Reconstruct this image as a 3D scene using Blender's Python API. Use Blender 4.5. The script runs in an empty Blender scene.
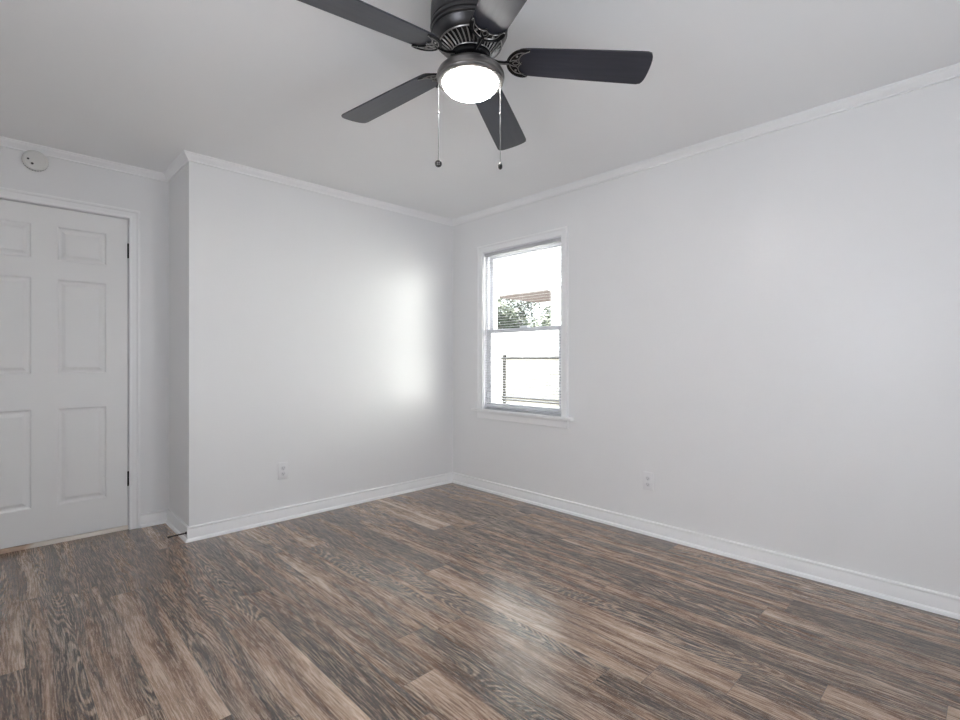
import bpy, bmesh, math, random
from mathutils import Vector, Matrix
PI = math.pi
S = bpy.context.scene
COL = S.collection
H = 2.4                       # ceiling height
XO, YN = -2.155, 0.518        # outer corner of the closet bump-out, recess wall plane
XL, YB = -3.72, -4.25         # left wall, back wall (behind the camera)

# ------------------------------------------------------------------ camera
cd = bpy.data.cameras.new('camera'); cam = bpy.data.objects.new('camera', cd); COL.objects.link(cam)
cam.location = (-3.0017, -3.4608, 1.1215)
cam.rotation_euler = (PI / 2, 0, math.radians(45.893 - 90))
cd.sensor_width = 36; cd.lens = 496.7 / 960 * 36; cd.clip_start = .02; cd.clip_end = 200
S.camera = cam

# ------------------------------------------------------------------ world and light
S.view_settings.view_transform = 'Standard'; S.view_settings.look = 'None'
S.view_settings.gamma = 1; S.view_settings.use_curve_mapping = False
S.view_settings.exposure = 0.95
S.cycles.max_bounces = 12; S.cycles.diffuse_bounces = 8; S.cycles.glossy_bounces = 4
S.cycles.transparent_max_bounces = 12
W = bpy.data.worlds.new('sky'); S.world = W; W.use_nodes = True
bg = W.node_tree.nodes['Background']; bg.inputs[0].default_value = (.90, .95, 1, 1); bg.inputs[1].default_value = 2.0

def area(name, loc, rot, sx, sy, power, color=(1, 1, 1), spread=180):
    l = bpy.data.lights.new(name, 'AREA'); l.shape = 'RECTANGLE'; l.size = sx; l.size_y = sy
    l.energy = power; l.color = color; l.spread = math.radians(spread)
    o = bpy.data.objects.new(name, l); COL.objects.link(o); o.location = loc; o.rotation_euler = rot
    return o
sun = bpy.data.lights.new('sun', 'SUN'); sun.energy = 28; sun.angle = math.radians(.6); sun.color = (1, .96, .90)
so = bpy.data.objects.new('sun', sun); COL.objects.link(so); so.rotation_euler = Vector((0, -1, -1.2)).to_track_quat('-Z', 'Y').to_euler()
# daylight outside the left window; up-tilted fill lamp added behind the made-up back opening
area('daylight_left', (XL - .30, -2.63, 1.37), (PI / 2, 0, -PI / 2), .80, 1.4, 8.5, (.90, .95, 1))
area('fill_light_back', (-1.9, YB - .45, .85), (math.radians(122), 0, 0), 1.8, 1.6, 150, (.88, .94, 1))

# ------------------------------------------------------------------ materials
def nodes(name):
    m = bpy.data.materials.new(name); m.use_nodes = True
    nt = m.node_tree; return m, nt, nt.nodes['Principled BSDF']
def lin(c): return tuple(((x / 255) / 12.92 if x / 255 <= .04045 else (((x / 255) + .055) / 1.055) ** 2.4) for x in c) + (1,)
def mat(name, col, rough=.5, metal=0, bump=0, bscale=200, var=0, vscale=4, spec=.5):
    m, nt, p = nodes(name)
    p.inputs['Base Color'].default_value = (*col, 1); p.inputs['Roughness'].default_value = rough
    p.inputs['Metallic'].default_value = metal; p.inputs['Specular IOR Level'].default_value = spec
    tc = nt.nodes.new('ShaderNodeTexCoord')
    if var:
        n = nt.nodes.new('ShaderNodeTexNoise'); n.inputs['Scale'].default_value = vscale; n.inputs['Detail'].default_value = 4
        nt.links.new(tc.outputs['Object'], n.inputs['Vector'])
        mx = nt.nodes.new('ShaderNodeMix'); mx.data_type = 'RGBA'
        mx.inputs[6].default_value = (*[c * (1 - var) for c in col], 1); mx.inputs[7].default_value = (*[min(1, c * (1 + var)) for c in col], 1)
        nt.links.new(n.outputs['Fac'], mx.inputs[0]); nt.links.new(mx.outputs[2], p.inputs['Base Color'])
    if bump:
        n = nt.nodes.new('ShaderNodeTexNoise'); n.inputs['Scale'].default_value = bscale; n.inputs['Detail'].default_value = 3
        nt.links.new(tc.outputs['Object'], n.inputs['Vector'])
        b = nt.nodes.new('ShaderNodeBump'); b.inputs['Strength'].default_value = bump; b.inputs['Distance'].default_value = .002
        nt.links.new(n.outputs['Fac'], b.inputs['Height']); nt.links.new(b.outputs['Normal'], p.inputs['Normal'])
    return m
M = {}
M['wall'] = mat('wall_paint', (.845, .845, .85), .32, bump=.06, bscale=120, var=.012, vscale=2.5, spec=.43)
M['ceiling'] = mat('ceiling_paint', (.93, .935, .94), .9, bump=.1, bscale=160, var=.01, vscale=3)
M['trim'] = mat('trim_paint', (.93, .93, .935), .32, var=.01)
M['door'] = mat('door_paint', (.88, .88, .875), .38, bump=.04, bscale=60, var=.015, vscale=3)
M['vinyl'] = mat('window_vinyl', (.86, .86, .90), .35, var=.01)
M['blind'] = mat('blind_slat', (.58, .58, .60), .45, var=.01)
M['plate'] = mat('outlet_plastic', (.82, .82, .83), .3, var=.01)
M['socket'] = mat('outlet_socket', (.74, .74, .76), .35, var=.01)
M['slot'] = mat('dark_slot', (.05, .05, .05), .6, var=.1)
M['black'] = mat('black_metal', (.012, .012, .013), .35, .6, var=.2, vscale=40)
M['detector'] = mat('detector_plastic', (.72, .72, .70), .45, var=.02)
M['siding'] = mat('siding_white', (.86, .85, .85), .6, var=.03)
M['soffit'] = mat('soffit_brown', (.10, .07, .065), .7, var=.1)
M['fence'] = mat('fence_wood', (.46, .43, .39), .8, var=.15, vscale=3)
M['rail'] = mat('fence_rail', (.035, .03, .026), .8, var=.2)
M['bark'] = mat('bark', (.10, .08, .06), .9, bump=.5, bscale=20, var=.3)
M['leaf'] = mat('leaf', (.07, .09, .05), .6, var=.6, vscale=3)
M['ground'] = mat('ground', (.27, .27, .255), .9, var=.12, vscale=.5)
M['fan_dark'] = mat('fan_bronze', (.075, .073, .076), .34, .75, var=.25, vscale=30)
M['fan_black'] = mat('fan_black', (.008, .008, .009), .35, .5, var=.2, vscale=60)
M['fan_rub'] = mat('fan_rubbed_pewter', (.34, .33, .32), .30, .9, var=.25, vscale=120)
M['pan'] = mat('pan_pewter', (.25, .237, .23), .30, .85, var=.12, vscale=25)
M['chain'] = mat('chain_metal', (.10, .10, .10), .6, .3, var=.1, vscale=200)

def glass_mat(name='window_glass', tint=(.95, .97, .96)):
    m = bpy.data.materials.new(name); m.use_nodes = True; nt = m.node_tree; nt.nodes.clear()
    o = nt.nodes.new('ShaderNodeOutputMaterial'); t = nt.nodes.new('ShaderNodeBsdfTransparent'); g = nt.nodes.new('ShaderNodeBsdfGlossy')
    t.inputs[0].default_value = (*tint, 1); g.inputs['Roughness'].default_value = .02
    mx = nt.nodes.new('ShaderNodeMixShader')
    mx.inputs[0].default_value = .04; nt.links.new(t.outputs[0], mx.inputs[1]); nt.links.new(g.outputs[0], mx.inputs[2])
    nt.links.new(mx.outputs[0], o.inputs[0]); return m
M['glass'] = glass_mat()
M['screened'] = glass_mat('clear_glass', (.98, .98, .99))
M['dimmed_back'] = glass_mat('dimming_pane', (.35, .35, .35))  # pane darkened to hold back sky light through the made-up back opening

def dome_mat():
    m, nt, p = nodes('lit_dome_glass')
    p.inputs['Base Color'].default_value = (.9, .88, .85, 1); p.inputs['Roughness'].default_value = .25
    tc = nt.nodes.new('ShaderNodeTexCoord'); n = nt.nodes.new('ShaderNodeTexNoise'); n.inputs['Scale'].default_value = 14; n.inputs['Detail'].default_value = 3
    nt.links.new(tc.outputs['Object'], n.inputs['Vector'])
    mr = nt.nodes.new('ShaderNodeMapRange'); mr.inputs[3].default_value = 48.0; mr.inputs[4].default_value = 58.0
    nt.links.new(n.outputs['Fac'], mr.inputs[0]); nt.links.new(mr.outputs[0], p.inputs['Emission Strength'])
    p.inputs['Emission Color'].default_value = (1, .985, .965, 1)
    return m
M['dome'] = dome_mat()

def blade_mat():
    m, nt, p = nodes('blade_dark_wood'); L = nt.links
    uv = nt.nodes.new('ShaderNodeUVMap'); uv.uv_map = 'UVMap'
    mp = nt.nodes.new('ShaderNodeMapping'); mp.inputs['Scale'].default_value = (4, 60, 1); L.new(uv.outputs[0], mp.inputs[0])
    n = nt.nodes.new('ShaderNodeTexNoise'); n.inputs['Scale'].default_value = 1; n.inputs['Detail'].default_value = 5; n.inputs['Distortion'].default_value = .6
    L.new(mp.outputs[0], n.inputs['Vector'])
    r = nt.nodes.new('ShaderNodeValToRGB'); L.new(n.outputs['Fac'], r.inputs[0])
    r.color_ramp.elements[0].position = .35; r.color_ramp.elements[0].color = (.021, .023, .034, 1)
    r.color_ramp.elements[1].position = .75; r.color_ramp.elements[1].color = (.035, .036, .047, 1)
    L.new(r.outputs[0], p.inputs['Base Color']); p.inputs['Roughness'].default_value = .36
    p.inputs['Specular IOR Level'].default_value = .6
    return m
M['blade'] = blade_mat()

def floor_mat():
    m, nt, p = nodes('vinyl_plank_floor'); L = nt.links; N = nt.nodes.new
    def math_(op, a, b=None, c=None):
        n = N('ShaderNodeMath'); n.operation = op
        for i, v in enumerate((a, b, c)):
            if v is None: continue
            if isinstance(v, (int, float)): n.inputs[i].default_value = v
            else: L.new(v, n.inputs[i])
        return n.outputs[0]
    uv = N('ShaderNodeUVMap'); uv.uv_map = 'UVMap'
    at = N('ShaderNodeAttribute'); at.attribute_name = 'plank'
    sx = N('ShaderNodeSeparateXYZ'); L.new(uv.outputs[0], sx.inputs[0])
    sr = N('ShaderNodeSeparateXYZ'); L.new(at.outputs['Vector'], sr.inputs[0])
    a, l = sx.outputs[0], sx.outputs[1]          # across, along (metres)
    r1, r2, r3 = sr.outputs
    z = math_('MULTIPLY', r2, 57.0)
    def noise(av, lv, zv, sa, sl, detail=3, dist=0, rough=.5):
        c = N('ShaderNodeCombineXYZ')
        L.new(math_('MULTIPLY', av, sa), c.inputs[0]); L.new(math_('MULTIPLY', lv, sl), c.inputs[1]); L.new(zv, c.inputs[2])
        n = N('ShaderNodeTexNoise'); n.inputs['Scale'].default_value = 1; n.inputs['Detail'].default_value = detail
        n.inputs['Roughness'].default_value = rough; n.inputs['Distortion'].default_value = dist
        L.new(c.outputs[0], n.inputs['Vector']); return n.outputs['Fac']
    def mrange(v, a0, a1, b0=0., b1=1., smooth=True):
        n = N('ShaderNodeMapRange'); n.interpolation_type = 'SMOOTHSTEP' if smooth else 'LINEAR'
        L.new(v, n.inputs[0])
        for i, q in enumerate((a0, a1, b0, b1)): n.inputs[i + 1].default_value = q
        return n.outputs[0]
    def mix(f, c0, c1, mode='MIX'):
        n = N('ShaderNodeMix'); n.data_type = 'RGBA'; n.blend_type = mode
        for i, v in ((0, f), (6, c0), (7, c1)):
            if isinstance(v, (int, float)): n.inputs[i].default_value = v
            elif isinstance(v, tuple): n.inputs[i].default_value = v
            else: L.new(v, n.inputs[i])
        return n.outputs[2]
    z2 = math_('ADD', z, 13.7); z3 = math_('ADD', z, 31.1); z4 = math_('ADD', z, 47.9)
    wob = noise(a, l, z3, 3.2, 1.1, 2)
    aw = math_('ADD', a, math_('MULTIPLY', math_('SUBTRACT', wob, .5), .08))
    streak = noise(aw, l, z, 10, .6, 4, .35, .56)
    broad = noise(aw, l, z2, 11, 1.0, 2, .5)
    # base tone from streaks
    ramp = N('ShaderNodeValToRGB'); cr = ramp.color_ramp; cr.interpolation = 'LINEAR'
    cr.elements[0].position = .22; cr.elements[0].color = lin((58, 41, 31))
    cr.elements[1].position = .80; cr.elements[1].color = lin((204, 182, 162))
    for pos, c in ((.40, (92, 70, 55)), (.52, (126, 98, 78)), (.64, (164, 139, 119))):
        e = cr.elements.new(pos); e.color = lin(c)
    tone = math_('ADD', math_('MULTIPLY', math_('SUBTRACT', streak, .5), 1.35), math_('ADD', math_('MULTIPLY', r1, .26), .335))
    L.new(tone, ramp.inputs[0])
    c = ramp.outputs[0]
    # dark smoky figures
    dk = mrange(broad, .56, .72)
    c = mix(math_('MULTIPLY', dk, .58), c, lin((44, 32, 25)))
    lt = mrange(broad, .42, .30)
    c = mix(math_('MULTIPLY', lt, .36), c, lin((192, 166, 146)))
    # cathedral grain: contour lines of a smooth field
    fld = noise(aw, l, z4, 5.5, .7, 1.6, .0)
    ln = math_('SINE', math_('MULTIPLY', fld, 300.0))
    ln = mrange(ln, -.35, .9)
    cm = math_('MULTIPLY', mrange(noise(a, l, z2, 11, .9, 1), .52, .64), mrange(r3, .25, .5))
    c = mix(math_('MULTIPLY', math_('MULTIPLY', ln, cm), .50), c, lin((190, 170, 152)))
    c = mix(math_('MULTIPLY', math_('MULTIPLY', math_('SUBTRACT', 1.0, ln), cm), .45), c, lin((44, 32, 24)))
    # straight fine grain
    fine = noise(aw, l, z, 210, 9.0, 5, 0, .78)
    c = mix(mrange(fine, .50, .62), c, mix(.40, c, lin((212, 188, 164))))
    c = mix(mrange(fine, .49, .32), c, mix(.56, c, lin((34, 24, 18))))
    pore = noise(a, l, z, 420, 60, 2, 0, .6)
    c = mix(mrange(pore, .60, .72, 0, .55), c, lin((205, 190, 175)))
    # plank edges
    L.new(c, p.inputs['Base Color'])
    rg = mrange(fine, .2, .8, .22, .32); L.new(rg, p.inputs['Roughness'])
    p.inputs['Specular IOR Level'].default_value = .5; p.inputs['Coat Weight'].default_value = .6; p.inputs['Coat Roughness'].default_value = .2
    b = N('ShaderNodeBump'); b.inputs['Strength'].default_value = .12; b.inputs['Distance'].default_value = .0004
    L.new(fine, b.inputs['Height']); L.new(b.outputs[0], p.inputs['Normal'])
    return m
M['floor'] = floor_mat()

def threshold_mat():
    m, nt, p = nodes('worn_threshold'); L = nt.links
    tc = nt.nodes.new('ShaderNodeTexCoord'); n = nt.nodes.new('ShaderNodeTexNoise'); n.inputs['Scale'].default_value = 22; n.inputs['Detail'].default_value = 5
    L.new(tc.outputs['Object'], n.inputs['Vector'])
    s = nt.nodes.new('ShaderNodeSeparateXYZ'); L.new(tc.outputs['Object'], s.inputs[0])
    mr = nt.nodes.new('ShaderNodeMapRange'); L.new(s.outputs[0], mr.inputs[0])
    for i, v in enumerate((-2.90, -2.76, -.30, .5)): mr.inputs[i + 1].default_value = v
    ad = nt.nodes.new('ShaderNodeMath'); ad.operation = 'ADD'; L.new(mr.outputs[0], ad.inputs[0]); L.new(n.outputs['Fac'], ad.inputs[1])
    r = nt.nodes.new('ShaderNodeValToRGB'); L.new(ad.outputs[0], r.inputs[0])
    r.color_ramp.elements[0].position = .22; r.color_ramp.elements[0].color = lin((206, 178, 156))
    r.color_ramp.elements[1].position = .6; r.color_ramp.elements[1].color = lin((246, 238, 228))
    e = r.color_ramp.elements.new(.12); e.color = lin((190, 166, 148))
    L.new(r.outputs[0], p.inputs['Base Color']); p.inputs['Roughness'].default_value = .6
    return m
M['threshold'] = threshold_mat()

# ------------------------------------------------------------------ mesh helpers
def obj(name, bm, ms, parent=None, smooth=False, recalc=True):
    if recalc: bmesh.ops.recalc_face_normals(bm, faces=bm.faces)
    me = bpy.data.meshes.new(name); bm.to_mesh(me); bm.free()
    for m in (ms if isinstance(ms, (list, tuple)) else [ms]): me.materials.append(m)
    if smooth:
        for f in me.polygons: f.use_smooth = True
        if smooth is not True: me.set_sharp_from_angle(angle=math.radians(smooth))
    o = bpy.data.objects.new(name, me); COL.objects.link(o)
    if parent: o.parent = parent
    return o
def struct(name, bm, ms, parent=None, **k):
    o = obj(name, bm, ms, parent, **k)
    if not parent: o['kind'] = 'structure'
    return o
def thing(name, label, cat, loc=(0, 0, 0), rot=(0, 0, 0), group=None):
    o = bpy.data.objects.new(name, None); COL.objects.link(o); o.location = loc; o.rotation_euler = rot; o.empty_display_size = .1
    tag(o, label, cat, group); return o
def tag(o, label, cat, group=None):
    o['label'] = label; o['category'] = cat
    if group: o['group'] = group
def box(bm, x0, x1, y0, y1, z0, z1, bev=0, mi=0, mtx=None):
    vs = [bm.verts.new((x, y, z)) for x in (x0, x1) for y in (y0, y1) for z in (z0, z1)]
    fs = [bm.faces.new([vs[i] for i in q]) for q in ((0, 1, 3, 2), (4, 6, 7, 5), (0, 4, 5, 1), (2, 3, 7, 6), (0, 2, 6, 4), (1, 5, 7, 3))]
    for f in fs: f.material_index = mi
    if bev:
        es = list({e for f in fs for e in f.edges})
        r = bmesh.ops.bevel(bm, geom=es, offset=bev, segments=2, affect='EDGES', profile=.5)
        vs = list({v for f in r['faces'] for v in f.verts} | {v for v in vs if v.is_valid})
        for f in r['faces']: f.material_index = mi
    if mtx: bmesh.ops.transform(bm, matrix=mtx, verts=[v for v in vs if v.is_valid])
    return vs
def lathe(bm, prof, seg=48, mtx=None, mi=0, cap=True):
    rings = []
    for r, z in prof:
        if r < 1e-6: rings.append([bm.verts.new((0, 0, z))])
        else: rings.append([bm.verts.new((r * math.cos(2 * PI * i / seg), r * math.sin(2 * PI * i / seg), z)) for i in range(seg)])
    for a, b in zip(rings, rings[1:]):
        for i in range(seg):
            j = (i + 1) % seg
            if len(a) == 1 and len(b) == 1: continue
            if len(a) == 1: f = bm.faces.new((a[0], b[i], b[j]))
            elif len(b) == 1: f = bm.faces.new((a[i], a[j], b[0]))
            else: f = bm.faces.new((a[i], a[j], b[j], b[i]))
            f.material_index = mi
    if cap:
        for r in (rings[0], rings[-1]):
            if len(r) > 2: bm.faces.new(r).material_index = mi
    if mtx: bmesh.ops.transform(bm, matrix=mtx, verts=[v for r in rings for v in r])
def tube(bm, pts, rad, seg=8, mi=0, flat=1.0, up=(0, 0, 1)):
    pts = [Vector(p) for p in pts]; n = len(pts); rings = []
    rad = rad if isinstance(rad, (list, tuple)) else [rad] * n
    for i, p in enumerate(pts):
        t = (pts[min(i + 1, n - 1)] - pts[max(i - 1, 0)]).normalized()
        u = Vector(up)
        if abs(t.dot(u)) > .95: u = Vector((1, 0, 0))
        s = t.cross(u).normalized(); w = s.cross(t).normalized()
        rings.append([bm.verts.new(p + rad[i] * (math.cos(2 * PI * k / seg) * s + flat * math.sin(2 * PI * k / seg) * w)) for k in range(seg)])
    for a, b in zip(rings, rings[1:]):
        for k in range(seg):
            bm.faces.new((a[k], a[(k + 1) % seg], b[(k + 1) % seg], b[k])).material_index = mi
    bm.faces.new(rings[0]).material_index = mi; bm.faces.new(rings[-1]).material_index = mi
def run(bm, A, B, nrm, prof, ka=0, kb=0, mi=0):
    """extrude a (offset, height) profile from A to B on the wall; offset goes along nrm; ends mitred by ka/kb"""
    A = Vector(A); B = Vector(B); d = (B - A).normalized(); n = Vector(nrm)
    ra = [bm.verts.new(A + n * o + Vector((0, 0, h)) + d * (ka * o)) for o, h in prof]
    rb = [bm.verts.new(B + n * o + Vector((0, 0, h)) - d * (kb * o)) for o, h in prof]
    k = len(prof)
    for i in range(k):
        j = (i + 1) % k
        bm.faces.new((ra[i], ra[j], rb[j], rb[i])).material_index = mi
    bm.faces.new(ra); bm.faces.new(rb)

# ------------------------------------------------------------------ setting: floor of planks
def build_floor():
    rnd = random.Random(11); bm = bmesh.new()
    uvl = bm.loops.layers.uv.new('UVMap'); cl = bm.loops.layers.float_vector.new('plank')
    Wd, Ln, g = .153, 1.23, .0006
    rand3 = {(0, -1): .9, (2, -1): .9, (1, -1): .1, (-1, -1): .3, (7, -1): .1, (8, -1): .1}
    known = {-2: -.368, -1: -.555, 0: -.703, 1: -1.26, 2: -.985, 3: -2.05, 6: -1.263, 7: -1.38, 8: -1.61, 9: -3.065,
             10: -2.13, 13: -1.585, 14: -2.347, -4: -1.01, 4: -1.80, 5: -.62, 11: -1.0, 12: -2.75, 15: -.9, -3: -1.55}
    tone = {(1, 0): .30, (2, -1): .15, (3, 0): .4, (10, 0): .5, (10, -1): .35, (9, -1): .45, (9, 0): .5, (6, 0): .3, (6, -1): .55, (7, -1): .95, (7, 0): .35, (8, -1): .75, (1, -1): .72, (-1, -1): .80, (0, -1): .25, (2, 0): .25, (-2, -1): .40, (0, 0): .35, (-2, 0): .2, (-3, 0): .15}
    k0 = math.floor((XL + 2.472) / Wd) - 1
    for k in range(k0, 18):
        x0 = -2.472 + k * Wd; x1 = x0 + Wd
        x0 = max(x0, XL); x1 = min(x1, 0)
        if x1 - x0 < .004: continue
        base = known.get(k, rnd.uniform(-2.5, -1.2))
        for q in range(-4, 5):
            ya = base + q * Ln; yb = ya + Ln
            ya2, yb2 = max(ya, YB), min(yb, YN + .02)
            if yb2 - ya2 < .004: continue
            r1 = rnd.random(); r2 = rnd.random(); r3 = rnd.random()
            r1 = tone.get((k, q), r1); r3 = rand3.get((k, q), r3)
            vs = [bm.verts.new(v) for v in ((x0 + g, ya2 + g, 0), (x1 - g, ya2 + g, 0), (x1 - g, yb2 - g, 0), (x0 + g, yb2 - g, 0))]
            f = bm.faces.new(vs)
            for lp in f.loops:
                lp[uvl].uv = (lp.vert.co.x - x0, lp.vert.co.y - ya); lp[cl] = (r1, r2, r3)
    # the thickness of the floor under the planks
    vs = box(bm, XL - .1, .1, YB - .1, YN + .1, -.12, -.0012, mi=1)
    o = struct('floor', bm, [M['floor'], M['slot']], recalc=False); return o
build_floor()

def boxes(name, bl, m):
    bm = bmesh.new()
    for b in bl: box(bm, *b)
    return struct(name, bm, m)
T = .14
boxes('ceiling', [(XL - T, T, YB - T, YN + T, H, H + T)], M['ceiling'])
# right wall with the window opening
WY0, WY1, WZ0, WZ1 = -1.238, -.402, .690, 2.045
boxes('wall_right', [(0, T, YB - T, WY0, 0, H), (0, T, WY1, YN + T, 0, H), (0, T, WY0, WY1, 0, WZ0), (0, T, WY0, WY1, WZ1, H)], M['wall'])
boxes('wall_front', [(XO, 0, 0, .10, 0, H)], M['wall'])
boxes('wall_recess_side', [(XO, XO + .10, .10, YN + T, 0, H)], M['wall'])
DX0, DX1, DZ = -3.240, -2.364, 2.070
boxes('wall_recess', [(XL - T, DX0, YN, YN + T, 0, H), (DX1, XO, YN, YN + T, 0, H), (DX0, DX1, YN, YN + T, DZ, H)], M['wall'])
LY0, LY1 = -3.02, -2.24
boxes('wall_left', [(XL - T, XL, YB - T, LY0, 0, H), (XL - T, XL, LY1, YN, 0, H), (XL - T, XL, LY0, LY1, 0, WZ0), (XL - T, XL, LY0, LY1, WZ1, H)], M['wall'])
BX0, BX1, BZ0, BZ1 = -2.8, -1.0, .45, 2.1
boxes('wall_back', [(XL, BX0, YB - T, YB, 0, H), (BX1, 0, YB - T, YB, 0, H), (BX0, BX1, YB - T, YB, 0, BZ0), (BX0, BX1, YB - T, YB, BZ1, H)], M['wall'])

# unseen closed box added behind the door to keep daylight out of its gap
boxes('light_block_box', [(XL - T, XO + .1, YN + T + 1.0, YN + T + 1.1, 0, H), (XL - T - .1, XL - T, YN + T, YN + T + 1.1, 0, H), (XO, XO + .1, YN + T, YN + T + 1.0, 0, H),
                    (XL - T, XO, YN + T, YN + T + 1.0, -.12, -.001), (XL - T, XO, YN + T, YN + T + 1.0, H, H + T)], M['wall'])

# baseboards (flat board, eased top bead and a quarter-round shoe)
BP = [(0, 0), (.024, 0), (.0235, .008), (.020, .015), (.014, .0195), (.012, .020), (.012, .070), (.0105, .074), (.0105, .077), (.014, .080), (.0145, .085), (.012, .0885), (.006, .091), (0, .091)]
def base(name, A, B, n, ka=0, kb=0):
    bm = bmesh.new(); run(bm, A, B, n, BP, ka, kb); return struct(name, bm, M['trim'], smooth=25)
base('baseboard_right', (0, YB, 0), (0, 0, 0), (-1, 0, 0), 1, 1)
base('baseboard_front', (0, 0, 0), (XO, 0, 0), (0, -1, 0), 1, -1)
base('baseboard_recess_side', (XO, 0, 0), (XO, YN, 0), (-1, 0, 0), -1, 1)
base('baseboard_recess', (XO, YN, 0), (-2.321, YN, 0), (0, -1, 0), 1, 0)
base('baseboard_left', (XL, YN, 0), (XL, YB, 0), (1, 0, 0), 1, 1)
base('baseboard_back', (XL, YB, 0), (0, YB, 0), (0, 1, 0), 1, 1)
# crown moulding: numbered trims
CP = [(0, H), (.036, H), (.036, H - .006), (.031, H - .009), (.029, H - .016), (.022, H - .025), (.014, H - .032), (.012, H - .036), (.0095, H - .038), (.0095, H - .047), (0, H - .0475)]
def crown(name, A, B, n, ka, kb):
    bm = bmesh.new(); run(bm, A, B, n, CP, ka, kb); return struct(name, bm, M['trim'], smooth=25)
crown('trim_1', (0, YB, 0), (0, 0, 0), (-1, 0, 0), 1, 1)
crown('trim_2', (0, 0, 0), (XO, 0, 0), (0, -1, 0), 1, -1)
crown('trim_3', (XO, 0, 0), (XO, YN, 0), (-1, 0, 0), -1, 1)
crown('trim_4', (XO, YN, 0), (XL, YN, 0), (0, -1, 0), 1, 1)
crown('trim_5', (XL, YN, 0), (XL, YB, 0), (1, 0, 0), 1, 1)
crown('trim_6', (XL, YB, 0), (0, YB, 0), (0, 1, 0), 1, 1)

# ------------------------------------------------------------------ door
def frame_run(bm, path, prof, origin_fn, mi=0):
    """casing: path = 2D corners; prof = (w outward, t thickness); mitred at the inner corners of an open path"""
    n = len(path); rings = []
    for i, p in enumerate(path):
        p = Vector(p)
        dirs = []
        if i > 0: dirs.append((p - Vector(path[i - 1])).normalized())
        if i < n - 1: dirs.append((Vector(path[i + 1]) - p).normalized())
        ns = [Vector((-d.y, d.x)) for d in dirs]
        if len(ns) == 2: off = (ns[0] + ns[1]); off = off / (1 + ns[0].dot(ns[1]))
        else: off = ns[0]
        rings.append([bm.verts.new(origin_fn(p + off * w, t)) for w, t in prof])
    k = len(prof)
    for a, b in zip(rings, rings[1:]):
        for i in range(k):
            j = (i + 1) % k; bm.faces.new((a[i], a[j], b[j], b[i])).material_index = mi
    bm.faces.new(rings[0]); bm.faces.new(rings[-1])
CAS = [(0, 0), (0, .009), (.003, .012), (.012, .012), (.016, .010), (.040, .013), (.046, .018), (.056, .019), (.060, .016), (.061, 0)]
DI0, DI1, DZT = -3.222, -2.382, 2.056        # inner edge of the casing
bm = bmesh.new()
frame_run(bm, [(DI1, 0), (DI1, DZT), (DI0, DZT), (DI0, 0)], [(-w, t) for w, t in CAS], lambda p, t: Vector((p.x, YN - t, p.y)))
# jambs and head lining the opening
box(bm, -2.3835, DX1, YN + .0005, YN + T - .001, 0, DZ); box(bm, DX0, -3.2205, YN + .0005, YN + T - .001, 0, DZ); box(bm, -3.2205, -2.3835, YN + .0005, YN + T - .001, 2.0545, DZ)
box(bm, -2.3935, -2.3835, YN + .043, YN + .075, 0, 2.0545); box(bm, -3.2205, -3.2105, YN + .043, YN + .075, 0, 2.0545)
struct('trim_7', bm, M['trim'], smooth=25)
bm = bmesh.new(); box(bm, -3.2205, -2.3845, YN + .004, YN + .13, .0, .026, bev=.002)
struct('trim_8', bm, M['threshold'])

def door_leaf():
    bm = bmesh.new(); x0, x1 = -3.217, -2.3880; z0, z1 = .030, 2.0500; y = YN + .005; th = .035
    xs = [x0, -3.105, -2.859, -2.745, -2.499, x1]
    zs = [z0, .232, .826, 1.036, 1.618, 1.730, 1.940, z1]
    grid = [[bm.verts.new((a, y, c)) for c in zs] for a in xs]
    for i in range(5):
        for j in range(7):
            q = [grid[i][j], grid[i + 1][j], grid[i + 1][j + 1], grid[i][j + 1]]
            if i in (1, 3) and j in (1, 3, 5):
                prev = q; X0, X1, Z0, Z1 = xs[i], xs[i + 1], zs[j], zs[j + 1]
                for ins, d in ((.004, .001), (.009, .010), (.014, .012), (.020, .012), (.024, .011), (.040, .0015), (.044, .001)):
                    r = [bm.verts.new(v) for v in ((X0 + ins, y + d, Z0 + ins), (X1 - ins, y + d, Z0 + ins), (X1 - ins, y + d, Z1 - ins), (X0 + ins, y + d, Z1 - ins))]
                    for k in range(4): bm.faces.new((prev[k], prev[(k + 1) % 4], r[(k + 1) % 4], r[k]))
                    prev = r
                bm.faces.new(prev)
            else: bm.faces.new(q)
    # back and rims
    b = [bm.verts.new(v) for v in ((x0, y + th, z0), (x1, y + th, z0), (x1, y + th, z1), (x0, y + th, z1))]
    bm.faces.new(b)
    bot = [grid[i][0] for i in range(6)]; bm.faces.new(bot + [b[1], b[0]])
    top = [grid[i][7] for i in range(6)]; bm.faces.new(top + [b[2], b[3]])
    lf = [grid[0][j] for j in range(8)]; bm.faces.new(lf + [b[3], b[0]])
    rt = [grid[5][j] for j in range(8)]; bm.faces.new(rt + [b[2], b[1]])
    return struct('door_1', bm, M['door'])
door = door_leaf()
for zc in (1.843, .338):
    bm = bmesh.new()
    lathe(bm, [(.0, -.050), (.003, -.049), (.0048, -.046), (.0048, .046), (.003, .049), (0, .050)], 12, Matrix.Translation((-2.3865, YN - .0035, zc)))
    for kz in (-.03, 0, .03): lathe(bm, [(.0053, kz - .001), (.0053, kz + .001)], 12, Matrix.Translation((-2.3865, YN - .0035, zc)))
    box(bm, -2.3875, -2.3845, YN + .001, YN + .03, zc - .045, zc + .045)
    obj('hinge', bm, M['black'], door, smooth=30)

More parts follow.
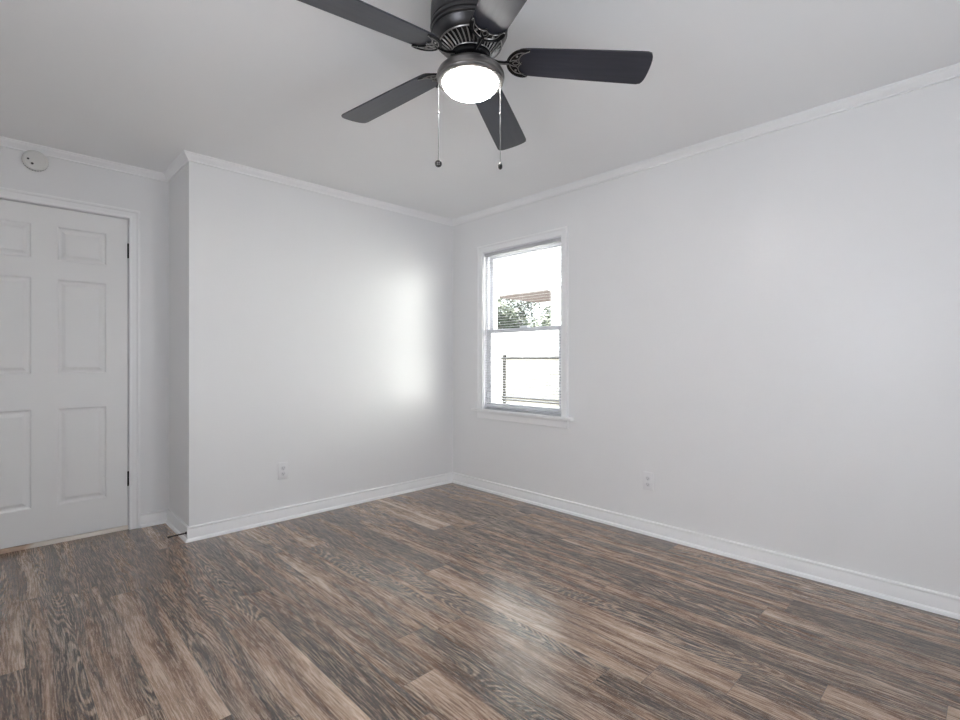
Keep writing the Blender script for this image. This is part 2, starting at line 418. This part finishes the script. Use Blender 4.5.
# ------------------------------------------------------------------ window
def window():
    # casing, stool and apron belong to the window
    bm = bmesh.new(); rc = .036
    # jamb lining
    box(bm, .0, rc, WY0 - .0, WY0 + .008, WZ0, WZ1); box(bm, .0, rc, WY1 - .008, WY1, WZ0, WZ1)
    box(bm, .0, rc, WY0 + .008, WY1 - .008, WZ1 - .008, WZ1)
    # master frame
    for y0, y1 in ((WY0, WY0 + .022), (WY1 - .022, WY1)): box(bm, rc, T + .01, y0, y1, WZ0, WZ1)
    box(bm, rc, T + .01, WY0 + .022, WY1 - .022, WZ1 - .022, WZ1); box(bm, rc, T + .02, WY0 + .022, WY1 - .022, WZ0, WZ0 + .018)
    w = struct('window_1', bm, M['vinyl'])
    bm = bmesh.new()
    frame_run(bm, [(WY1 - .003, WZ0 + .012), (WY1 - .003, WZ1 - .003), (WY0 + .003, WZ1 - .003), (WY0 + .003, WZ0 + .012)],
              [(-w, t) for w, t in CAS], lambda p, t: Vector((-t, p.x, p.y)))
    struct('casing', bm, M['trim'], w, smooth=25)
    bm = bmesh.new(); box(bm, -.045, .038, WY0 - .105, WY1 + .105, WZ0 - .008, WZ0 + .012, bev=.004)
    struct('window_sill', bm, M['trim'], w)
    bm = bmesh.new(); run(bm, (0, WY0 - .058, 0), (0, WY1 + .058, 0), (-1, 0, 0), [(0, .618), (.010, .618), (.013, .622), (.014, .668), (.017, .674), (.017, .682), (0, .682)], 0, 0)
    struct('apron', bm, M['trim'], w)
    def sash(name, x0, x1, za, zb, bot, top, st):
        b = bmesh.new(); ya, yb = WY0 + .022, WY1 - .022
        box(b, x0, x1, ya, ya + st, za, zb, bev=.002); box(b, x0, x1, yb - st, yb, za, zb, bev=.002)
        box(b, x0, x1, ya + st, yb - st, za, za + bot, bev=.002); box(b, x0, x1, ya + st, yb - st, zb - top, zb, bev=.002)
        s = struct(name, b, M['vinyl'], w)
        b = bmesh.new(); xm = (x0 + x1) / 2; box(b, xm - .002, xm + .002, ya + st - .004, yb - st + .004, za + bot - .004, zb - top + .004)
        struct('pane', b, M['glass'], s); return s
    sash('upper_sash', .068, .092, 1.350, WZ1 - .022, .032, .035, .036)
    ls = sash('lower_sash', .040, .065, WZ0 + .018, 1.384, .045, .034, .036)
    b = bmesh.new(); box(b, .046, .064, -.86, -.78, 1.384, 1.396, bev=.003); struct('sash_lock', b, M['vinyl'], ls)
    return w
window()
# plain frames: the unseen left window, and a made-up back opening for fill light
def plain_window(name, fn, a0, a1, z0, z1, nx, gm):
    bm = bmesh.new(); fw = .045
    for q in ((a0, a0 + fw, z0, z1), (a1 - fw, a1, z0, z1), (a0 + fw, a1 - fw, z0, z0 + fw), (a0 + fw, a1 - fw, z1 - fw, z1), (a0 + fw, a1 - fw, (z0 + z1) / 2 - .02, (z0 + z1) / 2 + .02)):
        fn(bm, *q, 0)
    for i in range(1, nx):
        c = a0 + (a1 - a0) * i / nx; fn(bm, c - .02, c + .02, z0 + fw, z1 - fw, 0)
    w = struct(name, bm, M['vinyl'])
    bm = bmesh.new(); fn(bm, a0 + .03, a1 - .03, z0 + .03, z1 - .03, .022); struct('pane', bm, M[gm], w)
plain_window('window_2', lambda b, a0, a1, z0, z1, e: box(b, XL - .11 + e, XL - .06 - e, a0, a1, z0, z1), LY0, LY1, WZ0, WZ1, 1, 'screened')
plain_window('fill_opening_back', lambda b, a0, a1, z0, z1, e: box(b, a0, a1, YB - .11 + e, YB - .06 - e, z0, z1), BX0, BX1, BZ0, BZ1, 2, 'dimmed_back')

# ------------------------------------------------------------------ blind
def blind():
    r = thing('window_blind', 'white horizontal mini blind hanging open inside the window frame', 'blind', (.018, (WY0 + WY1) / 2, WZ1 - .010))
    hw = (WY1 - WY0) / 2 - .014
    bm = bmesh.new(); box(bm, -.016, .016, -hw, hw, -.026, 0, bev=.002); obj('headrail', bm, M['blind'], r)
    zt, zb = -.040, -1.322; n = 61
    bm = bmesh.new()
    tl = math.radians(9)
    for i in range(n):
        z = zt + (zb - zt) * i / (n - 1)
        top, bot = [], []
        for k in range(4):
            s = -.0125 + .025 * k / 3; crn = .0016 * (1 - (s / .0125) ** 2)
            x = s * math.cos(tl); zz = z + s * math.sin(tl) + crn
            top.append((x, zz + .0003)); bot.append((x, zz - .0003))
        ring = top + bot[::-1]
        a = [bm.verts.new((x, -hw + .004, q)) for x, q in ring]; b = [bm.verts.new((x, hw - .004, q)) for x, q in ring]
        for k in range(8): bm.faces.new((a[k], a[(k + 1) % 8], b[(k + 1) % 8], b[k]))
        bm.faces.new(a); bm.faces.new(b)
    obj('slats', bm, M['blind'], r)
    bm = bmesh.new(); box(bm, -.012, .012, -hw + .003, hw - .003, -1.341, -1.329, bev=.002); obj('bottom_rail', bm, M['blind'], r)
    for y in (-.30, 0, .30):
        bm = bmesh.new()
        for x in (-.0135, .0135): tube(bm, [(x, y, -.03), (x, y, -1.332)], .0006, 5)
        obj('ladder_cord', bm, M['blind'], r)
    bm = bmesh.new(); tube(bm, [(-.017, .382, -.028), (-.019, .383, -.05), (-.019, .384, -.70)], [.003, .0035, .0035], 8)
    tube(bm, [(-.010, .382, -.014), (-.017, .382, -.028)], .002, 6)
    obj('tilt_wand', bm, M['blind'], r)
blind()

# ------------------------------------------------------------------ ceiling fan
def smooth_curve(pts, n=6):
    out = []; P = [Vector(p) for p in pts]; P = [P[0]] + P + [P[-1]]
    for i in range(1, len(P) - 2):
        for k in range(n):
            t = k / n; p0, p1, p2, p3 = P[i - 1:i + 3]
            out.append(.5 * ((2 * p1) + (p2 - p0) * t + (2 * p0 - 5 * p1 + 4 * p2 - p3) * t * t + (3 * p1 - p0 - 3 * p2 + p3) * t ** 3))
    out.append(P[-2]); return out
def fan():
    fx, fy = -1.775, -2.146
    r = thing('ceiling_fan', 'dark five blade ceiling fan with lit glass dome hugging the grey ceiling', 'ceiling fan', (fx, fy, H))
    # everything below is relative to the ceiling (z = 0)
    bm = bmesh.new()
    lathe(bm, [(.122, 0), (.134, -.001), (.1375, -.006), (.139, -.030), (.139, -.064), (.1375, -.068), (.134, -.070), (.134, -.0745), (.139, -.077), (.1405, -.082),
               (.139, -.087), (.134, -.089), (.134, -.0935), (.138, -.096), (.1385, -.101), (.136, -.104), (.133, -.105), (.133, -.107), (.134, -.109), (.131, -.116), (.125, -.126), (.119, -.133),
               (.115, -.1365), (.112, -.138), (.06, -.138)], 72, Matrix.Translation((-.0035, .0034, 0)))
    obj('motor_housing', bm, M['fan_dark'], r, smooth=35)
    # vented cone with ribs
    bm = bmesh.new()
    lathe(bm, [(.108, -.1375), (.112, -.1385), (.112, -.142), (.108, -.145), (.100, -.148), (.080, -.166), (.074, -.174), (.062, -.178), (.05, -.178)], 64)
    for i in range(36):
        a = 2 * PI * i / 36
        pts = [Vector((q * math.cos(a + s), q * math.sin(a + s), z)) for q, z, s in ((.110, -.142, 0), (.101, -.150, .03), (.091, -.159, .06), (.081, -.168, .09), (.075, -.175, .10))]
        tube(bm, pts, [.0018, .0028, .0028, .0025, .0015], 6, mi=1)
    ring = [Vector((.112 * math.cos(2 * PI * i / 64), .112 * math.sin(2 * PI * i / 64), -.141)) for i in range(65)]
    tube(bm, ring, .0028, 6, mi=1)
    for q, z in ((.0735, -.176),):
        tube(bm, [Vector((q * math.cos(2 * PI * i / 64), q * math.sin(2 * PI * i / 64), z)) for i in range(65)], .002, 6, mi=1)
    obj('vent_ring', bm, [M['fan_black'], M['fan_rub']], r, smooth=40)
    # rotating hub
    bm = bmesh.new(); lathe(bm, [(.03, -.176), (.062, -.177), (.070, -.180), (.072, -.185), (.071, -.194), (.062, -.199), (.045, -.200), (.02, -.200)], 48)
    obj('hub', bm, M['fan_black'], r, smooth=35)
    # light kit
    bm = bmesh.new()
    lathe(bm, [(.03, -.196), (.046, -.197), (.048, -.204), (.052, -.209), (.066, -.214), (.088, -.220), (.106, -.230), (.116, -.240), (.1215, -.250), (.123, -.258),
               (.122, -.264), (.119, -.266), (.118, -.269), (.119, -.272), (.118, -.276), (.113, -.279), (.102, -.279), (.102, -.272), (.04, -.26)], 72)
    lk = obj('light_pan', bm, M['pan'], r, smooth=35)
    bm = bmesh.new()
    pr = [(.1012, -.272)] + [(.1012 * math.cos(t * PI / 2 / 12), -.275 - .050 * math.sin(t * PI / 2 / 12)) for t in range(12)] + [(0, -.325)]
    lathe(bm, pr, 64, cap=False); obj('glass_dome', bm, M['dome'], r, smooth=True)
    # blades
    zb = 2.210 - H; pitch = math.radians(12.0)
    for k in range(5):
        ang = math.radians(-43.65 + 72 * k)
        MT = Matrix.Translation((0, 0, zb)) @ Matrix.Rotation(.0278, 4, 'Y') @ Matrix.Rotation(-.0222, 4, 'X') @ Matrix.Rotation(ang, 4, 'Z') @ Matrix.Rotation(.0444, 4, 'Y') @ Matrix.Rotation(-pitch, 4, 'X')
        # outline of the blade: (u, v)
        up = [(.158, .030), (.169, .047), (.190, .0565), (.260, .0605), (.40, .0655), (.55, .0695), (.622, .0712)]
        tip = [(.636, .067), (.642, .057), (.646, .042), (.6485, .015), (.6485, -.015), (.646, -.042), (.642, -.057), (.636, -.067)]
        U = smooth_curve([(a, b, 0) for a, b in up], 4)
        O = [Vector((.152, 0, 0))] + U + smooth_curve([(a, b, 0) for a, b in tip], 3) + [Vector((p.x, -p.y, 0)) for p in reversed(U)]
        bm = bmesh.new(); uvl = bm.loops.layers.uv.new('UVMap')
        t = .0028
        top = [bm.verts.new((p.x, p.y, t)) for p in O]; bot = [bm.verts.new((p.x, p.y, -t)) for p in O]
        bm.faces.new(top); bm.faces.new(bot)
        n = len(O)
        for i in range(n): bm.faces.new((top[i], top[(i + 1) % n], bot[(i + 1) % n], bot[i]))
        for f in bm.faces:
            for lp in f.loops: lp[uvl].uv = (lp.vert.co.x + k * 1.7, lp.vert.co.y + k)
        es = [e for e in bm.edges if abs(e.calc_face_angle(0)) > 1.2]
        bmesh.ops.bevel(bm, geom=es, offset=.0011, segments=2, affect='EDGES')
        bl = obj('blade', bm, M['blade'], r, smooth=35); bl.matrix_local = MT
        # blade iron: arm, half-moon plate with a moustache edge, raised scrolls
        bm = bmesh.new()
        z0 = -.0030
        arc = [(.205 - .0625 * math.cos(a), .0600 * math.sin(a)) for a in [(-90 + 180 * i / 24) * PI / 180 for i in range(25)]]
        horn = [(.218, .057), (.219, .0535)]
        inner = [(.212, .050), (.198, .042), (.188, .029), (.185, .016), (.188, .007), (.195, 0)]
        dist = smooth_curve([(a, b, 0) for a, b in horn + inner], 3)
        dist = [(p.x, p.y) for p in dist]
        outl = arc + dist + [(a, -b) for a, b in reversed(dist[:-1])]
        tp = [bm.verts.new((a, b, z0)) for a, b in outl]; bt = [bm.verts.new((a, b, z0 - .004)) for a, b in outl]
        bm.faces.new(tp); bm.faces.new(bt); n = len(outl)
        for i in range(n): bm.faces.new((tp[i], tp[(i + 1) % n], bt[(i + 1) % n], bt[i]))
        zr = z0 - .0045
        tube(bm, [(a, b, zr) for a, b in outl + outl[:1]], .0024, 6, mi=0)
        lp = [(a, b) for a, b in dist]
        tube(bm, [(a - .001, b, zr - .0015) for a, b in lp] , .0016, 6, mi=1)
        tube(bm, [(a - .001, -b, zr - .0015) for a, b in lp], .0016, 6, mi=1)
        for s in (1, -1):
            cres = smooth_curve([(.206, s * .046, zr), (.186, s * .044, zr), (.170, s * .036, zr), (.157, s * .020, zr), (.152, s * .006, zr)], 4)
            tube(bm, cres, .0017, 6, mi=1)
            cres = smooth_curve([(.152, s * .006, zr), (.164, s * .012, zr), (.176, s * .014, zr), (.184, s * .022, zr), (.190, s * .036, zr), (.206, s * .046, zr)], 4)
            tube(bm, cres, .0015, 6, mi=1)
            tube(bm, smooth_curve([(.162, s * .0, zr), (.170, s * .007, zr), (.180, s * .006, zr), (.186, 0, zr)], 4), .0014, 6, mi=1)
            lathe(bm, [(0, .001), (.004, .001), (.0042, -.002), (.003, -.0035), (0, -.004)], 12, Matrix.Translation((.176, s * .030, zr)), mi=1, cap=False)
        lathe(bm, [(0, .001), (.004, .001), (.0042, -.002), (.003, -.0035), (0, -.004)], 12, Matrix.Translation((.192, 0, zr + .002)), mi=1, cap=False)
        tube(bm, [(.066, 0, .006), (.085, 0, .001), (.110, 0, -.007), (.132, 0, -.0085), (.150, 0, -.006)], [.009, .008, .007, .0075, .009], 10, flat=.6, mi=0)
        tube(bm, [(.070, .0, .0), (.085, 0, -.005), (.110, 0, -.0115), (.132, 0, -.0130), (.150, 0, -.011)], .0016, 6, mi=1)
        iron = obj('blade_iron', bm, [M['fan_black'], M['fan_rub']], r, smooth=40)
        iron.matrix_local = MT @ Matrix.Translation((-.010, 0, 0))
    # pull chains
    for (X2, Y2, z, zk, zcn, ball) in ((-.0771, .0886, 2.130 - H, 1.836, 2.021, True), (.0845, -.0680, 2.128 - H, 1.829, 2.017, False)):
        bm = bmesh.new()
        ze = zk + .012 - H
        d = Vector((X2, Y2, 0)).normalized(); P2 = Vector((X2, Y2, 0))
        tube(bm, [P2 - d * .010 + Vector((0, 0, z)), P2 - d * .002 + Vector((0, 0, z)), P2 + Vector((0, 0, z - .005))], .0028, 8)
        tube(bm, [(X2, Y2, z - .004), (X2, Y2, ze)], .0007, 6)
        nb = int((z - ze) / .0035)
        for i in range(nb):
            bmesh.ops.create_icosphere(bm, subdivisions=1, radius=.0014, matrix=Matrix.Translation((X2, Y2, z - .005 - i * .0035)))
        pc = obj('pull_chain', bm, M['chain'], r, smooth=True)
        bm = bmesh.new(); zc = zcn - H
        lathe(bm, [(0, .005), (.002, .005), (.0033, .002), (.0033, -.002), (.002, -.005), (0, -.005)], 12, Matrix.Translation((X2, Y2, zc)), cap=False)
        obj('chain_connector', bm, M['fan_dark'], pc, smooth=True)
        bm = bmesh.new()
        if ball:  # disc-shaped fob with a fan emblem ring
            RM = Matrix.Translation((X2, Y2, zk - H)) @ Matrix.Rotation(math.radians(-44), 4, 'Z') @ Matrix.Rotation(PI / 2, 4, 'X')
            lathe(bm, [(0, .0035), (.008, .0035), (.0105, .005), (.0125, .003), (.0125, -.003), (.0105, -.005), (.008, -.0035), (0, -.0035)], 24, RM, cap=False)
            for i in range(4):
                a = PI / 4 + PI / 2 * i
                lathe(bm, [(0, .0048), (.002, .0048), (.0026, .003), (.0026, -.003), (.002, -.0048), (0, -.0048)], 8, RM @ Matrix.Translation((.0045 * math.cos(a), .0045 * math.sin(a), 0)), mi=1, cap=False)
        else:
            lathe(bm, [(0, .013), (.002, .013), (.003, .010), (.006, .006), (.0078, .0), (.0078, -.006), (.0062, -.011), (.003, -.0135), (0, -.014)], 20, Matrix.Translation((X2, Y2, zk - H)), cap=False)
        obj('pull_fob', bm, [M['fan_black'], M['fan_rub']], pc, smooth=40)
fan()

# ------------------------------------------------------------------ small fittings
def outlet(label, loc, rz):
    r = thing('power_outlet', label, 'outlet', loc, (0, 0, rz))          # built facing -Y
    bm = bmesh.new(); box(bm, -.035, .035, -.0085, 0, -.0575, .0575, bev=.0025); cp = obj('cover_plate', bm, M['plate'], r, smooth=40)
    for s in (1, -1):
        bm = bmesh.new(); zc = s * .0195
        lathe(bm, [(0, 0), (.0165, 0), (.0165, .0015), (.0155, .0022), (0, .0022)], 28, Matrix.Translation((0, -.0083, zc)) @ Matrix.Diagonal((1, 1, .86, 1)) @ Matrix.Rotation(PI / 2, 4, 'X'), cap=False)
        for dx, h in ((-.0062, .0042), (.0062, .0034)): box(bm, dx - .0009, dx + .0009, -.0109, -.0103, zc + .001 - h, zc + .001 + h, mi=1)
        lathe(bm, [(0, -.0002), (.0024, -.0002), (.0024, .0004), (0, .0004)], 12, Matrix.Translation((0, -.0106, zc - .0085)) @ Matrix.Rotation(PI / 2, 4, 'X'), mi=1, cap=False)
        obj('receptacle', bm, [M['socket'], M['slot']], r)
    bm = bmesh.new(); lathe(bm, [(0, 0), (.0028, 0), (.0028, .0008), (.002, .0014), (0, .0014)], 12, Matrix.Translation((0, -.0085, 0)) @ Matrix.Rotation(PI / 2, 4, 'X'), cap=False)
    box(bm, -.002, .002, -.0102, -.0098, -.0003, .0003, mi=1)
    obj('screw', bm, [M['plate'], M['slot']], r)
outlet('white double power outlet low on the wall that has the window', (0, -1.922, .343), -PI / 2)
outlet('white double power outlet low on the plain wall between door recess and corner', (-1.572, 0, .347), 0)

def detector():
    r = thing('smoke_detector', 'round off white smoke detector high on the wall above the door', 'smoke detector', (-2.845, YN, 2.306))
    RM = Matrix.Rotation(PI / 2, 4, 'X')
    bm = bmesh.new(); lathe(bm, [(0, 0), (.056, 0), (.0575, .002), (.0575, .008), (.056, .010), (0, .010)], 48, RM, cap=False); obj('base_ring', bm, M['detector'], r, smooth=35)
    bm = bmesh.new(); lathe(bm, [(0, .010), (.0585, .010), (.060, .013), (.060, .024), (.058, .029), (.053, .033), (.046, .0345), (.044, .0335), (.041, .0345), (0, .0352)], 56, RM, cap=False)
    for i in range(30):     # vent slots round the rim
        a = 2 * PI * i / 30
        box(bm, -.003, .003, .0597, .0604, .014, .022, mi=1, mtx=RM @ Matrix.Rotation(a, 4, 'Z'))
    obj('cover', bm, [M['detector'], M['slot']], r, smooth=35)
    for x, z, q in ((-.032, .000, .0055), (-.014, -.024, .0065)):
        bm = bmesh.new(); lathe(bm, [(0, .0340), (q, .0340), (q, .0356), (q * .8, .0362), (0, .0364)], 16, Matrix.Translation((x, 0, z)) @ RM, cap=False); obj('button', bm, M['slot'], r)
detector()

bm = bmesh.new()
tube(bm, [(-2.167, .008, .052), (-2.170, .008, .052), (-2.1705, .008, .052), (-2.174, .008, .052)], [.009, .009, .009, .006], 14)
tube(bm, [(-2.172, .008, .052), (-2.190, .007, .0515), (-2.262, .005, .050)], .0032, 10)
nh = 150
tube(bm, [Vector((-2.178 - .072 * i / nh, .0078 + .0042 * math.cos(i * 2 * PI / 7.5), .0515 + .0042 * math.sin(i * 2 * PI / 7.5))) for i in range(nh)], .0011, 5)
tube(bm, [(-2.250, .0055, .050), (-2.253, .0055, .050), (-2.266, .005, .050), (-2.269, .005, .050)], [.004, .0058, .0058, .004], 14)
ds = obj('door_stop', bm, M['black'], smooth=40)
tag(ds, 'thin black spring door stop sticking out of the baseboard beside the door recess', 'door stop')

# ------------------------------------------------------------------ outdoors
bm = bmesh.new(); box(bm, T + .25, 60, -30, 50, -.8, -.45); struct('ground', bm, M['ground'])

bm = bmesh.new(); box(bm, 1.2, 14, -7.3, -7.0, -.45, 4.2); struct('bounce_wall', bm, M['trim'])  # unseen white wall added as a sunlit reflector for the window sheen

def fence():
    r = thing('wooden_fence', 'weathered pale board fence standing across the yard outside the window', 'fence', (9.5, 7.2, 0))
    # local: runs along Y from +3.6 to -4.4, panel boards face -X
    bm = bmesh.new(); rnd = random.Random(3)
    y = 1.15
    while y > -4.4:
        w = .14; h = 1.20 + rnd.uniform(-.015, .015)
        box(bm, .0, .022, y - w + .006, y, -.30, h); y -= w
    obj('board_panel', bm, M['fence'], r)
    bm = bmesh.new(); y = 3.6
    while y > 1.50:
        w = .14; h = 1.17 + rnd.uniform(-.02, .02)
        box(bm, .0, .022, y - w + .006, y, -.30, h); y -= w
    obj('board_panel', bm, M['fence'], r)
    for z0, z1 in ((1.15, 1.235), (-.165, -.115), (-.255, -.215)):
        bm = bmesh.new(); box(bm, -.05, -.002, -4.4, 1.15, z0, z1, bev=.006); obj('rail', bm, M['rail'], r)
    for y in (1.02, 1.42, -1.6, -4.4):
        bm = bmesh.new(); box(bm, -.045, .055, y - .05, y + .05, -.45, 1.28, bev=.01); box(bm, -.055, .065, y - .06, y + .06, 1.28, 1.31, bev=.008); obj('post', bm, M['rail'] if y == 1.02 else M['fence'], r)
fence()

def carport():
    r = thing('carport', 'white sided carport with square columns and a brown soffit beyond the fence', 'carport', (0, 0, 0))
    bm = bmesh.new()
    z = 3.72; 
    while z < 7.2:   # lap siding above the beam
        vs = [bm.verts.new(v) for v in ((9.98, 3.4, z), (9.98, 9.6, z), (10.02, 9.6, z + .20), (10.02, 3.4, z + .20), (10.2, 3.4, z), (10.2, 9.6, z), (10.2, 9.6, z + .20), (10.2, 3.4, z + .20))]
        for q in ((0, 1, 2, 3), (4, 5, 6, 7), (0, 1, 5, 4), (3, 2, 6, 7), (0, 3, 7, 4), (1, 2, 6, 5)): bm.faces.new([vs[i] for i in q])
        z += .20
    obj('siding', bm, M['siding'], r)
    bm = bmesh.new(); box(bm, 9.90, 10.25, 3.4, 9.8, 3.48, 3.72, bev=.01); obj('beam', bm, M['siding'], r)
    bm = bmesh.new(); box(bm, 10.25, 13.2, 3.4, 9.8, 3.52, 3.62); obj('soffit', bm, M['soffit'], r)
    for y in (9.38, 6.42, 3.6):
        bm = bmesh.new(); box(bm, 9.95, 10.20, y - .16, y + .16, -.45, 3.48, bev=.01); box(bm, 9.90, 10.25, y - .21, y + .21, -.45, -.2, bev=.01); box(bm, 9.90, 10.25, y - .21, y + .21, 3.38, 3.48, bev=.01)
        obj('column', bm, M['siding'], r)
    bm = bmesh.new(); box(bm, 13.0, 13.2, 3.4, 13.0, -.45, 2.40); obj('back_wall', bm, M['siding'], r)
carport()

def tree(label, loc, h, rad, seed, nleaf):
    rnd = random.Random(seed); r = thing('leafy_tree', label, 'tree', loc)
    bm = bmesh.new()
    tube(bm, [(0, 0, 0), (.05, .04, h * .3), (-.03, .08, h * .6), (0, 0, h * .85)], [.16, .12, .09, .03], 10)
    for k in range(7):
        a = k * 2.4; zz = h * (.35 + .06 * k)
        tube(bm, [(0, .04, zz), (rad * .4 * math.cos(a), rad * .4 * math.sin(a), zz + .4), (rad * .75 * math.cos(a), rad * .75 * math.sin(a), zz + .9)], [.05, .035, .012], 6)
    obj('trunk', bm, M['bark'], r, smooth=True)
    bm = bmesh.new()
    cl = [(rnd.uniform(-1, 1) * rad * .75, rnd.uniform(-1, 1) * rad * .75, h * (.30 + .65 * rnd.random())) for _ in range(46)]
    for i in range(nleaf):
        c = Vector(cl[i % len(cl)]); d = Vector((rnd.gauss(0, 1), rnd.gauss(0, 1), rnd.gauss(0, 1))).normalized() * (rad * .30 * rnd.random() ** .4)
        p = c + d; s = rnd.uniform(.07, .14)
        u = Vector((rnd.gauss(0, 1), rnd.gauss(0, 1), rnd.gauss(0, 1))).normalized(); v = u.orthogonal().normalized(); w = u.cross(v) * .12
        q = [bm.verts.new(p - u * s), bm.verts.new(p + v * s * .45 + w * s), bm.verts.new(p + u * s), bm.verts.new(p - v * s * .45 + w * s)]
        bm.faces.new(q)
    obj('foliage', bm, M['leaf'], r, recalc=False)
tree('green leafy tree seen between the carport columns, further left', (15.6, 14.6, -.45), 5.6, 2.2, 5, 16000)
tree('green leafy tree seen between the carport columns, further right', (16.6, 10.2, -.45), 5.6, 2.1, 9, 15000)
